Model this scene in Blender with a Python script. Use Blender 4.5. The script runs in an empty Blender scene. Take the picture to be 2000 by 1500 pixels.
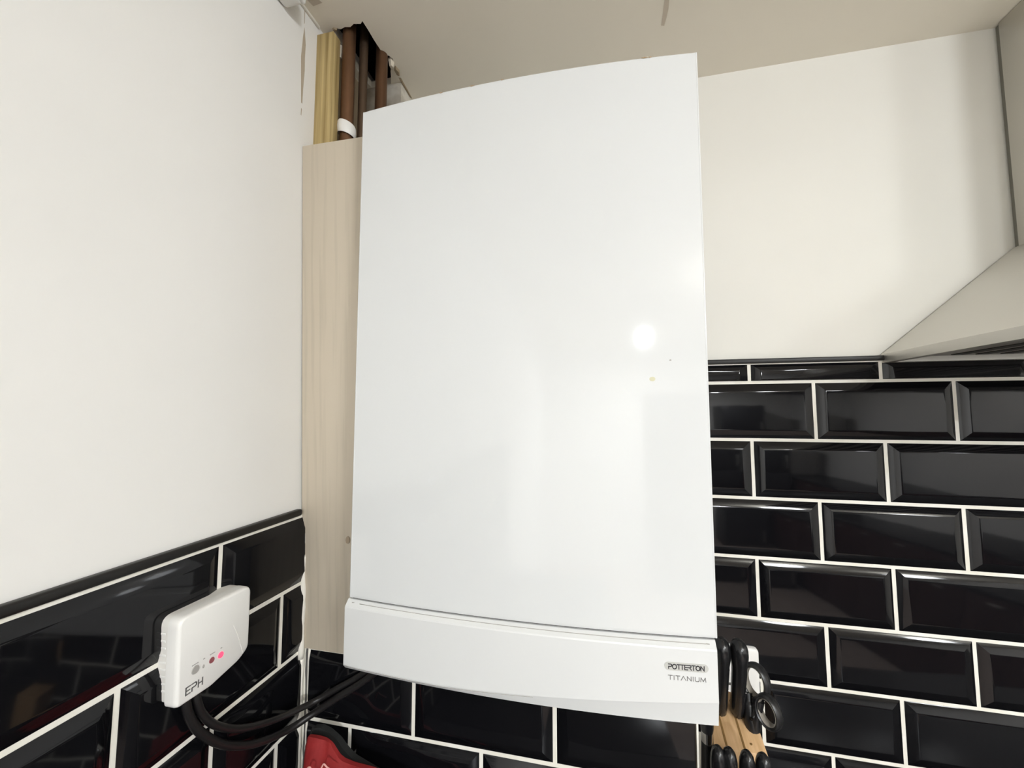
import bpy, bmesh, math, random
from mathutils import Vector, Matrix

random.seed(7)
SC = bpy.context.scene
COL = SC.collection

# ------------------------------------------------------------------ camera
CAM = Vector((-0.3674, -0.7956, -0.0533))
YAW, PITCH, FPX = -0.2170, 0.0702, 776.24
cd = bpy.data.cameras.new('camera')
co = bpy.data.objects.new('camera', cd)
COL.objects.link(co)
fw = Vector((math.sin(YAW) * math.cos(PITCH), math.cos(YAW) * math.cos(PITCH), math.sin(PITCH)))
rt = Vector((math.cos(YAW), -math.sin(YAW), 0))
up = rt.cross(fw)
m = Matrix((rt, up, -fw)).transposed().to_4x4()
m.translation = CAM
co.matrix_world = m
cd.sensor_width = 36.0
cd.lens = FPX / 2000.0 * 36.0
cd.clip_start = 0.02
SC.camera = co

# ------------------------------------------------------------------ world, exposure
w = bpy.data.worlds.new('world')
SC.world = w
w.use_nodes = True
w.node_tree.nodes['Background'].inputs[0].default_value = (1.0, 0.96, 0.90, 1)
w.node_tree.nodes['Background'].inputs[1].default_value = 0.15
vs = SC.view_settings
vs.view_transform = 'Standard'
vs.look = 'None'
vs.gamma = 1.0
vs.use_curve_mapping = False
vs.exposure = 0.38

LAMP_COL = (0.93, 0.965, 1.0)
GLOBES = [  # x, y, drop below the ceiling, globe radius, emission, label
    (0.60, -1.62, 0.13, 0.10, 56.0, 'white globe ceiling lamp nearer the extractor hood'),
    (1.35, -1.90, 0.13, 0.10, 48.0, 'added white globe lamp that brightens the left wall'),  # unseen fill lamp, added to lift the left wall and ceiling
]
DISCS = [  # x, y, disc radius, watts, label
    (0.42, -3.20, 0.060, 84.0, 'flat round ceiling lamp far behind, over the room'),
]

# ------------------------------------------------------------------ helpers
def new_obj(name, mesh, parent=None, mats=()):
    o = bpy.data.objects.new(name, mesh)
    COL.objects.link(o)
    for k in mats:
        if k.name not in [x.name for x in mesh.materials if x]:
            mesh.materials.append(k)
    if parent is not None:
        o.parent = parent
    return o

def tag(o, label=None, cat=None, group=None, kind=None):
    if label: o['label'] = label
    if cat: o['category'] = cat
    if group: o['group'] = group
    if kind: o['kind'] = kind
    return o

def empty(name, loc=(0, 0, 0)):
    o = bpy.data.objects.new(name, None)
    o.empty_display_size = 0.02
    COL.objects.link(o)
    o.location = loc
    return o

def keep(o, parent):
    """parent without moving the mesh whose vertices are in world space"""
    o.parent = parent
    pm = Matrix.Translation(parent.location)
    o.matrix_parent_inverse = pm.inverted()
    return o

def mesh_from(name, verts, faces, mat, parent=None, smooth=False):
    me = bpy.data.meshes.new(name)
    me.from_pydata([tuple(v) for v in verts], [], faces)
    bm = bmesh.new(); bm.from_mesh(me)
    bmesh.ops.recalc_face_normals(bm, faces=bm.faces[:])
    bm.to_mesh(me); bm.free()
    if smooth:
        for p in me.polygons: p.use_smooth = True
    me.materials.append(mat)
    o = bpy.data.objects.new(name, me)
    COL.objects.link(o)
    if parent is not None: keep(o, parent)
    return o

def bm_obj(name, bm, mat, parent=None, smooth=False, sharp=None):
    bmesh.ops.recalc_face_normals(bm, faces=bm.faces[:])
    me = bpy.data.meshes.new(name)
    bm.to_mesh(me); bm.free()
    if smooth:
        for p in me.polygons: p.use_smooth = True
        if sharp is not None:
            try: me.set_sharp_from_angle(angle=math.radians(sharp))
            except Exception: pass
    me.materials.append(mat)
    o = bpy.data.objects.new(name, me)
    COL.objects.link(o)
    if parent is not None: keep(o, parent)
    return o

def box(name, x0, x1, y0, y1, z0, z1, mat, parent=None, bev=0.0, seg=2):
    bm = bmesh.new()
    bmesh.ops.create_cube(bm, size=1.0)
    for v in bm.verts:
        v.co = Vector(((x0 + x1) / 2 + v.co.x * (x1 - x0), (y0 + y1) / 2 + v.co.y * (y1 - y0), (z0 + z1) / 2 + v.co.z * (z1 - z0)))
    if bev > 0:
        bmesh.ops.bevel(bm, geom=bm.edges[:], offset=bev, segments=seg, profile=0.5, affect='EDGES')
    return bm_obj(name, bm, mat, parent, smooth=bev > 0, sharp=35)

def hexa(name, pts, mat, parent=None, bev=0.0, seg=2):
    """8 corners: bottom ring 4, top ring 4"""
    bm = bmesh.new()
    v = [bm.verts.new(p) for p in pts]
    for f in ((0, 1, 2, 3), (4, 5, 6, 7), (0, 1, 5, 4), (1, 2, 6, 5), (2, 3, 7, 6), (3, 0, 4, 7)):
        bm.faces.new([v[i] for i in f])
    bmesh.ops.recalc_face_normals(bm, faces=bm.faces[:])
    if bev > 0:
        bmesh.ops.bevel(bm, geom=bm.edges[:], offset=bev, segments=seg, profile=0.5, affect='EDGES')
    return bm_obj(name, bm, mat, parent, smooth=bev > 0, sharp=35)

def catmull(pts, n=8):
    P = [Vector(p) for p in pts]
    P = [P[0] * 2 - P[1]] + P + [P[-1] * 2 - P[-2]]
    out = []
    for i in range(1, len(P) - 2):
        for k in range(n):
            t = k / n
            a, b, c, d = P[i - 1], P[i], P[i + 1], P[i + 2]
            out.append(0.5 * ((2 * b) + (c - a) * t + (2 * a - 5 * b + 4 * c - d) * t * t + (3 * b - a - 3 * c + d) * t ** 3))
    out.append(P[-2])
    return out

def tube_bm(bm, pts, r, n=12, closed=False, rx=None, up=None):
    """sweep; r may be a list.  rx = second radius along `up` direction"""
    P = [Vector(p) for p in pts]
    rings = []
    prev = None
    N = len(P)
    for i in range(N):
        if closed:
            t = (P[(i + 1) % N] - P[i - 1]).normalized()
        else:
            t = (P[min(i + 1, N - 1)] - P[max(i - 1, 0)]).normalized()
        if up is not None:
            a = Vector(up)
            a = (a - t * a.dot(t)).normalized()
        elif prev is None:
            a = t.orthogonal().normalized()
        else:
            a = (prev - t * prev.dot(t)).normalized()
        prev = a
        b = t.cross(a)
        rr = r[i] if isinstance(r, (list, tuple)) else r
        r2 = rr if rx is None else (rx[i] if isinstance(rx, (list, tuple)) else rx)
        rings.append([bm.verts.new(P[i] + a * (r2 * math.cos(2 * math.pi * k / n)) + b * (rr * math.sin(2 * math.pi * k / n))) for k in range(n)])
    M = N if closed else N - 1
    for i in range(M):
        A, B = rings[i], rings[(i + 1) % N]
        for k in range(n):
            bm.faces.new((A[k], A[(k + 1) % n], B[(k + 1) % n], B[k]))
    if not closed:
        bm.faces.new(rings[0]); bm.faces.new(list(reversed(rings[-1])))

def tube(name, pts, r, mat, parent=None, n=12, closed=False, rx=None, up=None):
    bm = bmesh.new()
    tube_bm(bm, pts, r, n, closed, rx, up)
    return bm_obj(name, bm, mat, parent, smooth=True, sharp=50)

def patch(name, pts, nrm, th, mat, parent):
    """thin flat irregular patch: polygon extruded by th along nrm"""
    n = Vector(nrm).normalized() * th
    k = len(pts)
    V = [Vector(p) for p in pts] + [Vector(p) + n for p in pts]
    F = [tuple(range(k)), tuple(range(2 * k - 1, k - 1, -1))] + [(i, (i + 1) % k, k + (i + 1) % k, k + i) for i in range(k)]
    return mesh_from(name, V, F, mat, parent)

# ------------------------------------------------------------------ materials
MATS = {}
def mat(name, col, rough=0.5, metal=0.0, spec=0.5, coat=0.0, emit=None, es=0.0):
    k = bpy.data.materials.new(name)
    k.use_nodes = True
    b = k.node_tree.nodes['Principled BSDF']
    b.inputs['Base Color'].default_value = (*col, 1)
    b.inputs['Roughness'].default_value = rough
    b.inputs['Metallic'].default_value = metal
    b.inputs['Specular IOR Level'].default_value = spec
    b.inputs['Coat Weight'].default_value = coat
    if emit:
        b.inputs['Emission Color'].default_value = (*emit, 1)
        b.inputs['Emission Strength'].default_value = es
    MATS[name] = k
    return k

def nodes(k):
    nt = k.node_tree
    return nt, nt.nodes, nt.links, nt.nodes['Principled BSDF']

def add_bump(k, scale, strength, dist=0.001, detail=3, stretch=None):
    nt, N, L, b = nodes(k)
    tc = N.new('ShaderNodeTexCoord'); mp = N.new('ShaderNodeMapping')
    if stretch: mp.inputs['Scale'].default_value = stretch
    no = N.new('ShaderNodeTexNoise'); bu = N.new('ShaderNodeBump')
    no.inputs['Scale'].default_value = scale; no.inputs['Detail'].default_value = detail
    bu.inputs['Strength'].default_value = strength; bu.inputs['Distance'].default_value = dist
    L.new(tc.outputs['Object'], mp.inputs['Vector']); L.new(mp.outputs['Vector'], no.inputs['Vector'])
    L.new(no.outputs['Fac'], bu.inputs['Height']); L.new(bu.outputs['Normal'], b.inputs['Normal'])
    return no

def mottle(k, c0, c1, scale, detail=4, stretch=None, lo=0.35, hi=0.65):
    nt, N, L, b = nodes(k)
    tc = N.new('ShaderNodeTexCoord'); mp = N.new('ShaderNodeMapping')
    if stretch: mp.inputs['Scale'].default_value = stretch
    no = N.new('ShaderNodeTexNoise'); cr = N.new('ShaderNodeValToRGB')
    no.inputs['Scale'].default_value = scale; no.inputs['Detail'].default_value = detail
    cr.color_ramp.elements[0].position = lo; cr.color_ramp.elements[0].color = (*c0, 1)
    cr.color_ramp.elements[1].position = hi; cr.color_ramp.elements[1].color = (*c1, 1)
    L.new(tc.outputs['Object'], mp.inputs['Vector']); L.new(mp.outputs['Vector'], no.inputs['Vector'])
    L.new(no.outputs['Fac'], cr.inputs['Fac']); L.new(cr.outputs['Color'], b.inputs['Base Color'])
    return no, cr

M_PLASTER = mat('white_wall_paint', (0.84, 0.815, 0.76), 0.75, spec=0.25)
mottle(M_PLASTER, (0.825, 0.815, 0.785), (0.85, 0.84, 0.81), 3.0)
add_bump(M_PLASTER, 160, 0.06, 0.0006)
M_PLASTER2 = mat('cream_wall_paint', (0.79, 0.775, 0.72), 0.75, spec=0.25)
mottle(M_PLASTER2, (0.765, 0.75, 0.695), (0.79, 0.775, 0.72), 3.0)
add_bump(M_PLASTER2, 160, 0.06, 0.0006)
M_CEIL = mat('ceiling_paint', (0.72, 0.68, 0.60), 0.85, spec=0.2)
mottle(M_CEIL, (0.85, 0.795, 0.685), (0.885, 0.83, 0.72), 2.2)
add_bump(M_CEIL, 90, 0.08, 0.001)
M_TILE = mat('black_glazed_tile', (0.0045, 0.0045, 0.0055), 0.06, spec=0.32)
add_bump(M_TILE, 14, 0.05, 0.004, 2)
M_TRIM = mat('black_gloss_trim', (0.012, 0.011, 0.010), 0.4, spec=0.3)
M_GROUT = mat('cream_grout', (0.80, 0.77, 0.66), 0.85, spec=0.2)
mottle(M_GROUT, (0.80, 0.775, 0.68), (0.88, 0.86, 0.79), 18, 5)
add_bump(M_GROUT, 400, 0.25, 0.0006)
M_CAULK = mat('white_caulk', (0.82, 0.79, 0.71), 0.6)
add_bump(M_CAULK, 60, 0.4, 0.002)
M_BOILER = mat('white_gloss_enamel', (0.69, 0.705, 0.705), 0.05, spec=0.5, coat=0.0)
M_BOILER2 = mat('white_facia_plastic', (0.70, 0.71, 0.705), 0.28, spec=0.5)
M_GAP = mat('dark_gap', (0.09, 0.085, 0.08), 0.8)
M_PLASTIC = mat('white_plastic', (0.84, 0.83, 0.80), 0.35)
M_PLASTIC2 = mat('white_ribbed_plastic', (0.82, 0.80, 0.755), 0.45)
M_BLACKP = mat('black_plastic', (0.012, 0.012, 0.013), 0.32)
M_HANDLE = mat('black_knife_handle', (0.010, 0.010, 0.011), 0.24)
M_CABLE = mat('black_cable_sheath', (0.011, 0.010, 0.010), 0.38)
M_STEEL = mat('brushed_steel', (0.66, 0.64, 0.595), 0.38, metal=0.85)
nt, N, L, b = nodes(M_STEEL)
add_bump(M_STEEL, 60, 0.06, 0.0005, 4, (1, 1, 18))
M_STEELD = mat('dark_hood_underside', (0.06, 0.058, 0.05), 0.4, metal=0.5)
M_GAPSHADE = mat('grey_gap_shade', (0.22, 0.21, 0.18), 0.7)
M_BOLSTER = mat('polished_steel', (0.7, 0.7, 0.7), 0.12, metal=1.0)
M_BLOCK = mat('light_beech_wood', (0.62, 0.40, 0.20), 0.5)
mottle(M_BLOCK, (0.56, 0.35, 0.17), (0.68, 0.45, 0.245), 30, 4, (6, 1, 1))
M_KNOT = mat('dark_knot', (0.37, 0.29, 0.205), 0.6)
M_SLOT = mat('knife_slot', (0.20, 0.11, 0.03), 0.9)
M_COPPER = mat('dull_copper', (0.23, 0.105, 0.05), 0.42, metal=0.75)
mottle(M_COPPER, (0.105, 0.056, 0.032), (0.20, 0.105, 0.056), 16, 5, (1, 1, 0.3))
M_COPPER2 = mat('dark_tarnished_copper', (0.12, 0.07, 0.04), 0.5, metal=0.6)
mottle(M_COPPER2, (0.06, 0.038, 0.024), (0.115, 0.074, 0.045), 16, 5, (1, 1, 0.3))
M_BATTEN = mat('raw_pine', (0.52, 0.40, 0.18), 0.7)
no, cr = mottle(M_BATTEN, (0.30, 0.21, 0.075), (0.56, 0.43, 0.20), 42, 5, (4.0, 4.0, 0.10), 0.34, 0.66)
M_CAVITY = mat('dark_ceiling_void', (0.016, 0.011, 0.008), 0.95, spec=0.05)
M_LINT = mat('chipped_plaster', (0.66, 0.60, 0.49), 0.9)
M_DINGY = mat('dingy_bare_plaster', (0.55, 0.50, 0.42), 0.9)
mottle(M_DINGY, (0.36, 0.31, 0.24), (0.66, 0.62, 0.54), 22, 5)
M_LINTD = mat('brown_plaster_and_shade', (0.33, 0.26, 0.17), 0.95)  # plaster crumbs, and the painted shade behind the pipes
M_CHIP = mat('bare_paint_patch', (0.47, 0.40, 0.31), 0.9)
M_SMUDGE = mat('ceiling_stain', (0.60, 0.525, 0.43), 0.9)
M_RUST = mat('rust_chip', (0.42, 0.30, 0.18), 0.8)
M_MARK = mat('yellowed_mark', (0.62, 0.60, 0.42), 0.5)
M_INK = mat('dark_grey_print', (0.03, 0.028, 0.035), 0.5)
M_INK2 = mat('mid_grey_print', (0.16, 0.155, 0.15), 0.5)
M_BADGE = mat('pale_grey_badge', (0.53, 0.53, 0.50), 0.4)
M_BTN = mat('grey_button', (0.40, 0.385, 0.36), 0.5)
M_SEAM = mat('pale_grey_seam', (0.40, 0.39, 0.37), 0.6)
M_BTN2 = mat('dull_red_led', (0.30, 0.09, 0.10), 0.3)
M_LED = mat('lit_red_led', (0.9, 0.08, 0.14), 0.3, emit=(1.0, 0.06, 0.14), es=0.9)
M_RED = mat('red_bag_fabric', (0.33, 0.018, 0.018), 0.55)
mottle(M_RED, (0.21, 0.010, 0.011), (0.29, 0.019, 0.019), 26)
M_BLKF = mat('black_bag_fabric', (0.012, 0.013, 0.013), 0.8)
M_PINK = mat('pale_pink_print', (0.75, 0.40, 0.36), 0.6)
M_WORK = mat('dark_worktop', (0.022, 0.020, 0.020), 0.3)
M_FLOOR = mat('reddish_brown_floor', (0.13, 0.035, 0.022), 0.4)
mottle(M_FLOOR, (0.30, 0.24, 0.21), (0.40, 0.33, 0.29), 5, 4, (6, 1, 1))
M_ROOM = mat('room_wall_paint', (0.78, 0.765, 0.735), 0.85)
M_UNIT = mat('unseen_dark_unit', (0.055, 0.020, 0.018), 0.5)
M_UNIT2 = mat('unseen_grey_fridge', (0.035, 0.035, 0.037), 0.4)
M_PANEL = mat('grey_beige_wood_effect', (0.56, 0.49, 0.385), 0.5)
nt, N, L, b = nodes(M_PANEL)
tc = N.new('ShaderNodeTexCoord'); mp = N.new('ShaderNodeMapping'); mp.inputs['Scale'].default_value = (9, 1, 0.55)
wv = N.new('ShaderNodeTexWave'); wv.bands_direction = 'X'; wv.inputs['Scale'].default_value = 1.6
wv.inputs['Distortion'].default_value = 16.0; wv.inputs['Detail'].default_value = 3.0; wv.inputs['Detail Scale'].default_value = 1.2
nz = N.new('ShaderNodeTexNoise'); nz.inputs['Scale'].default_value = 40; nz.inputs['Detail'].default_value = 3
mp2 = N.new('ShaderNodeMapping'); mp2.inputs['Scale'].default_value = (5, 1, 0.18)
mx = N.new('ShaderNodeMix'); mx.data_type = 'FLOAT'; mx.inputs[0].default_value = 0.75
cr = N.new('ShaderNodeValToRGB')
cr.color_ramp.elements[0].position = 0.18; cr.color_ramp.elements[0].color = (0.50, 0.44, 0.345, 1)
cr.color_ramp.elements[1].position = 0.5; cr.color_ramp.elements[1].color = (0.575, 0.505, 0.40, 1)
L.new(tc.outputs['Object'], mp.inputs['Vector']); L.new(tc.outputs['Object'], mp2.inputs['Vector'])
L.new(mp.outputs['Vector'], wv.inputs['Vector']); L.new(mp2.outputs['Vector'], nz.inputs['Vector'])
L.new(wv.outputs['Fac'], mx.inputs[2]); L.new(nz.outputs['Fac'], mx.inputs[3])
L.new(mx.outputs[0], cr.inputs['Fac']); L.new(cr.outputs['Color'], b.inputs['Base Color'])
bu = N.new('ShaderNodeBump'); bu.inputs['Strength'].default_value = 0.12; bu.inputs['Distance'].default_value = 0.001
L.new(mx.outputs[0], bu.inputs['Height']); L.new(bu.outputs['Normal'], b.inputs['Normal'])

# ------------------------------------------------------------------ dimensions
XL, YB, ZC = -0.8231, -0.2373, 0.603        # left tiled plane, boxing plane, ceiling
XP = -0.827                                  # left plaster plane
ZW = -0.80                                   # worktop
ZF = -1.70
P, H, G = 0.203, 0.103, 0.0056               # tile pitch, row pitch, joint
XR, YE = 2.0, -4.3                           # far room walls

# ------------------------------------------------------------------ the setting
wall_left = tag(box('wall_left', XP - 0.1, XP, YE, 0.1, ZF, ZC + 0.05, M_PLASTER), kind='structure')
wall_back = tag(box('wall_back', XP, XR, 0.004, 0.1, ZF, ZC + 0.05, M_PLASTER2), kind='structure')
wall_right = tag(box('wall_right', XR, XR + 0.1, YE, 0.1, ZF, ZC + 0.05, M_ROOM), kind='structure')
wall_rear = tag(box('wall_rear', XP - 0.1, XR + 0.1, YE - 0.1, YE, ZF, ZC + 0.05, M_ROOM), kind='structure')
floor = tag(box('floor', XP - 0.1, XR + 0.1, YE - 0.1, 0.1, ZF - 0.05, ZF, M_FLOOR), kind='structure')
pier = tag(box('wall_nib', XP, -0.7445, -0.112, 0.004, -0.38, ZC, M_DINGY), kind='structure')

# ceiling with a ragged hole where the pipes pass
hole = [(-0.806, -0.2345), (-0.7985, -0.2385), (-0.7925, -0.2350), (-0.783, -0.2372), (-0.774, -0.2350), (-0.765, -0.2388), (-0.7535, -0.2362),
        (-0.7478, -0.2400), (-0.7472, -0.2250), (-0.7476, -0.2050), (-0.7468, -0.1850), (-0.7460, -0.1720), (-0.7385, -0.1715), (-0.7340, -0.1635),
        (-0.7365, -0.1555), (-0.7440, -0.1482), (-0.7520, -0.1400), (-0.7590, -0.1260), (-0.7665, -0.1125), (-0.7900, -0.1121), (-0.8100, -0.1121), (-0.8140, -0.1450), (-0.8120, -0.1750), (-0.8100, -0.2100)]
bm = bmesh.new()
outer = [bm.verts.new((x, y, ZC)) for x, y in ((XP - 0.05, YE), (XR + 0.05, YE), (XR + 0.05, 0.05), (XP - 0.05, 0.05))]
inner = [bm.verts.new((x, y, ZC)) for x, y in hole]
ed = [bm.edges.new((outer[i], outer[(i + 1) % 4])) for i in range(4)]
ed += [bm.edges.new((inner[i], inner[(i + 1) % len(inner)])) for i in range(len(inner))]
bmesh.ops.triangle_fill(bm, use_beauty=True, edges=ed)
inside = [f for f in bm.faces if -0.800 < f.calc_center_median().x < -0.75 and -0.23 < f.calc_center_median().y < -0.15]
inset = set(inner)
dele = [f for f in bm.faces if all(v in inset for v in f.verts)]
# keep only faces of the hole ring whose centre is outside the polygon
def inpoly(x, y):
    c = False
    for i in range(len(hole)):
        (x1, y1), (x2, y2) = hole[i], hole[i - 1]
        if (y1 > y) != (y2 > y) and x < (x2 - x1) * (y - y1) / (y2 - y1) + x1: c = not c
    return c
dele = [f for f in dele if inpoly(f.calc_center_median().x, f.calc_center_median().y)]
if dele: bmesh.ops.delete(bm, geom=dele, context='FACES_ONLY')
r = bmesh.ops.extrude_face_region(bm, geom=bm.faces[:])
for v in [g for g in r['geom'] if isinstance(g, bmesh.types.BMVert)]: v.co.z += 0.014
ceiling = tag(bm_obj('ceiling', bm, M_CEIL), kind='structure')
# dark void above the hole
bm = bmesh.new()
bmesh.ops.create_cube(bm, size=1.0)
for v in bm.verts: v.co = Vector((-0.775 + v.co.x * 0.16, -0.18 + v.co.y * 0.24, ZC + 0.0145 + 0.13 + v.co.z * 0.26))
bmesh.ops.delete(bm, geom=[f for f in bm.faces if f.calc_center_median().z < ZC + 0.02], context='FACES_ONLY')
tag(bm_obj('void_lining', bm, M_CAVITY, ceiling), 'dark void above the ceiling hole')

for pts, mt in (([(-0.2568, -0.175, ZC), (-0.2500, -0.1745, ZC), (-0.2482, -0.150, ZC), (-0.2490, -0.1350, ZC), (-0.2505, -0.1222, ZC), (-0.2555, -0.1237, ZC), (-0.2558, -0.135, ZC), (-0.2562, -0.150, ZC)], M_SMUDGE),
                ([(-0.815, -0.295, ZC), (-0.800, -0.294, ZC), (-0.7926, -0.281, ZC), (-0.8007, -0.2803, ZC), (-0.8111, -0.2793, ZC)], M_SMUDGE)):
    tag(patch('ceiling_stain', pts, (0, 0, -1), 0.0003, mt, ceiling), 'brownish stain on the ceiling paint')
# crumbling plaster round the hole's far corner
def crumb(pts, z0, z1, mt, label):
    k = len(pts); cx = sum(p[0] for p in pts) / k; cy = sum(p[1] for p in pts) / k
    V = [(x, y, z0) for x, y in pts] + [(cx + (x - cx) * 0.6, cy + (y - cy) * 0.6, z1) for x, y in pts]
    F = [tuple(range(k)), tuple(range(2 * k - 1, k - 1, -1))] + [(i, (i + 1) % k, k + (i + 1) % k, k + i) for i in range(k)]
    return tag(mesh_from('plaster_crumb', V, F, mt, ceiling), label)
crumb([(-0.7440, -0.1640), (-0.7370, -0.1655), (-0.7345, -0.1560), (-0.7400, -0.1470), (-0.7450, -0.1490)], ZC + 0.003, ZC - 0.010, M_LINT, 'pale broken plaster at the hole')
crumb([(-0.7435, -0.1480), (-0.7360, -0.1500), (-0.7335, -0.1380), (-0.7400, -0.1250), (-0.7445, -0.1300)], ZC + 0.001, ZC - 0.004, M_LINTD, 'bare brown plaster by the hole')
crumb([(-0.7447, -0.128), (-0.7395, -0.126), (-0.7405, -0.09), (-0.7420, -0.065), (-0.7447, -0.068)], ZC + 0.001, ZC - 0.002, M_LINTD, 'brown plaster line along the ceiling edge')
crumb([(-0.8070, -0.2400), (-0.8010, -0.2420), (-0.7960, -0.2380), (-0.8000, -0.2340), (-0.8060, -0.2340)], ZC + 0.002, ZC - 0.003, M_LINTD, 'ragged torn plaster edge')
crumb([(-0.8020, -0.2280), (-0.7985, -0.2300), (-0.7960, -0.2250), (-0.8000, -0.2210)], ZC - 0.020, ZC - 0.042, M_LINT, 'white plaster flake beside the pipe')
box('ceiling_bead', XP, XP + 0.004, -0.9, -0.247, ZC - 0.005, ZC, M_CAULK, ceiling, 0.0012)

# painted recess shade and bare strips on the left wall by the corner
box('recess_shade', XP, XP + 0.0004, -0.231, -0.1125, 0.0, ZC - 0.001, M_LINTD, wall_left)  # dark brown sheet paints the deep shade of the pipe recess
def rag(pts, label):
    tag(patch('bare_strip', [(XP, y, z) for y, z in pts], (1, 0, 0), 0.0003, M_CHIP, wall_left), label)
rag([(-0.2785, 0.5704), (-0.2745, 0.5439), (-0.2752, 0.52), (-0.2745, 0.4994), (-0.2765, 0.465), (-0.2769, 0.4409), (-0.2796, 0.4408), (-0.281, 0.47), (-0.2834, 0.5157), (-0.2815, 0.54), (-0.2807, 0.5534)], 'brown bare strip where the paint has torn')
rag([(-0.2800, 0.602), (-0.2785, 0.600), (-0.2787, 0.578), (-0.2797, 0.575)], 'thin torn line near the ceiling')
rag([(-0.2790, 0.432), (-0.2775, 0.431), (-0.2782, 0.420), (-0.2793, 0.421)], 'tiny bare fleck of wall')

# ------------------------------------------------------------------ tiles (each one an object)
def tile_mesh(wd, ht, bl=True, br=True, bb=True, bt=True, hgt=0.0058, bev=0.0145, edge=0.0007):
    a, c = wd / 2, ht / 2
    l, r_, b_, t_ = (bev if bl else 0.0012), (bev if br else 0.0012), (bev if bb else 0.0012), (bev if bt else 0.0012)
    l = min(l, wd * 0.35); r_ = min(r_, wd * 0.35); b_ = min(b_, ht * 0.4); t_ = min(t_, ht * 0.4)
    e = 0.0007
    rings = [
        [(-a, 0, -c), (a, 0, -c), (a, 0, c), (-a, 0, c)],
        [(-a, -edge, -c), (a, -edge, -c), (a, -edge, c), (-a, -edge, c)],
        [(-a + e, -edge - 0.0004, -c + e), (a - e, -edge - 0.0004, -c + e), (a - e, -edge - 0.0004, c - e), (-a + e, -edge - 0.0004, c - e)],
        [(-a + l, -hgt, -c + b_), (a - r_, -hgt, -c + b_), (a - r_, -hgt, c - t_), (-a + l, -hgt, c - t_)]]
    V = [v for q in rings for v in q]
    F = []
    for k in range(3):
        for i in range(4):
            F.append((k * 4 + i, k * 4 + (i + 1) % 4, k * 4 + 4 + (i + 1) % 4, k * 4 + 4 + i))
    F.append((12, 13, 14, 15))
    me = bpy.data.meshes.new('tile')
    me.from_pydata(V, [], F)
    bm = bmesh.new(); bm.from_mesh(me)
    # soften the ridge of the bevel
    rid = [e_ for e_ in bm.edges if all(abs(v.co.y + hgt) < 1e-6 for v in e_.verts)]
    bmesh.ops.bevel(bm, geom=rid, offset=0.0016, segments=2, profile=0.5, affect='EDGES')
    bmesh.ops.recalc_face_normals(bm, faces=bm.faces[:])
    bm.to_mesh(me); bm.free()
    for p_ in me.polygons: p_.use_smooth = True
    try: me.set_sharp_from_angle(angle=math.radians(14))
    except Exception: pass
    me.materials.append(M_TILE)
    return me

TM = {}
def place_tile(parent, a0, a1, z0, z1, plane, full=(True, True, True, True)):
    """a0..a1 along the wall, z0..z1; plane 'back' (y=const), 'left' (x=const), value in tuple"""
    wd, ht = a1 - a0, z1 - z0
    if wd < 0.008 or ht < 0.008: return
    key = (round(wd, 4), round(ht, 4), full)
    if key not in TM: TM[key] = tile_mesh(wd, ht, *full)
    o = bpy.data.objects.new('tile', TM[key])
    COL.objects.link(o)
    o.parent = parent
    ac, zc = (a0 + a1) / 2, (z0 + z1) / 2
    jr = lambda s: random.uniform(-s, s)
    if plane[0] == 'back':
        o.location = (ac, plane[1], zc); o.rotation_euler = (jr(0.004), jr(0.0012), jr(0.004))
    else:
        o.location = (plane[1], ac, zc); o.rotation_euler = (jr(0.002), jr(0.004), math.pi / 2 + jr(0.004))
    return o

def tile_rows(parent, plane, lo, hi, lines, vphase):
    """lines: descending z of horizontal joints; vphase(row) -> position of one vertical joint"""
    for j in range(len(lines) - 1):
        zt, zb = lines[j] - G / 2, lines[j + 1] + G / 2
        ph = vphase(j)
        k0 = math.floor((lo - ph) / P) - 1
        k = k0
        while ph + k * P < hi:
            a0, a1 = ph + k * P + G / 2, ph + (k + 1) * P - G / 2
            fl = fr = True
            if a0 < lo: a0 = lo; fl = False
            if a1 > hi: a1 = hi; fr = False
            if a1 - a0 > 0.012:
                cut_b = (zt - zb) < 0.097
                place_tile(parent, a0, a1, zb, zt, plane, (fl, fr, not cut_b, True))
            k += 1

# back wall, right of the boiler
XB0, XB1 = -0.50, 1.15
g = box('grout', XB0, XB1, -0.0004, 0.0045, ZW, 0.0345, M_GROUT, wall_back)
tile_rows(wall_back, ('back', 0.0), XB0, XB1, [0.0362] + [-H * k for k in range(8)] + [ZW - G / 2], lambda j: 0.0 if j % 2 == 1 else P / 2)
tr = box('tile_trim', XB0, XB1, -0.0085, 0.004, 0.0340, 0.0425, M_TRIM, wall_back, 0.0016, 2)
box('trim_seal', XB0, XB1, -0.0030, 0.003, 0.0322, 0.0342, M_GROUT, wall_back)

# left wall
YL0, YL1 = -1.75, YB
box('grout', XP, XL + 0.0004, YL0, -0.20, ZW, -0.2115, M_GROUT, wall_left)
tile_rows(wall_left, ('left', XL), YL0, YL1 - 0.006, [-0.2141 - H * k for k in range(6)] + [ZW - G / 2], lambda j: YB - 0.1476 + (0 if j % 2 == 0 else P / 2))
box('tile_trim', XP - 0.001, XL + 0.0055, YL0, -0.2535, -0.2125, -0.2025, M_TRIM, wall_left, 0.003, 3)

# tiled boxing under the boiler
XBR = -0.2545
boxing = tag(box('wall_boxing', XP, XBR - 0.002, YB + 0.003, 0.004, ZW, -0.401, M_PLASTER), kind='structure')
box('grout', XP, XBR - 0.0002, YB - 0.0004, YB + 0.0032, ZW, -0.402, M_GROUT, boxing)
tile_rows(boxing, ('back', YB), -0.8080, XBR - 0.003, [-0.402, -0.4154] + [-0.5184 - H * k for k in range(3)] + [ZW - G / 2], lambda j: -0.6352 if j % 2 == 1 else -0.6352 + P / 2)
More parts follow.
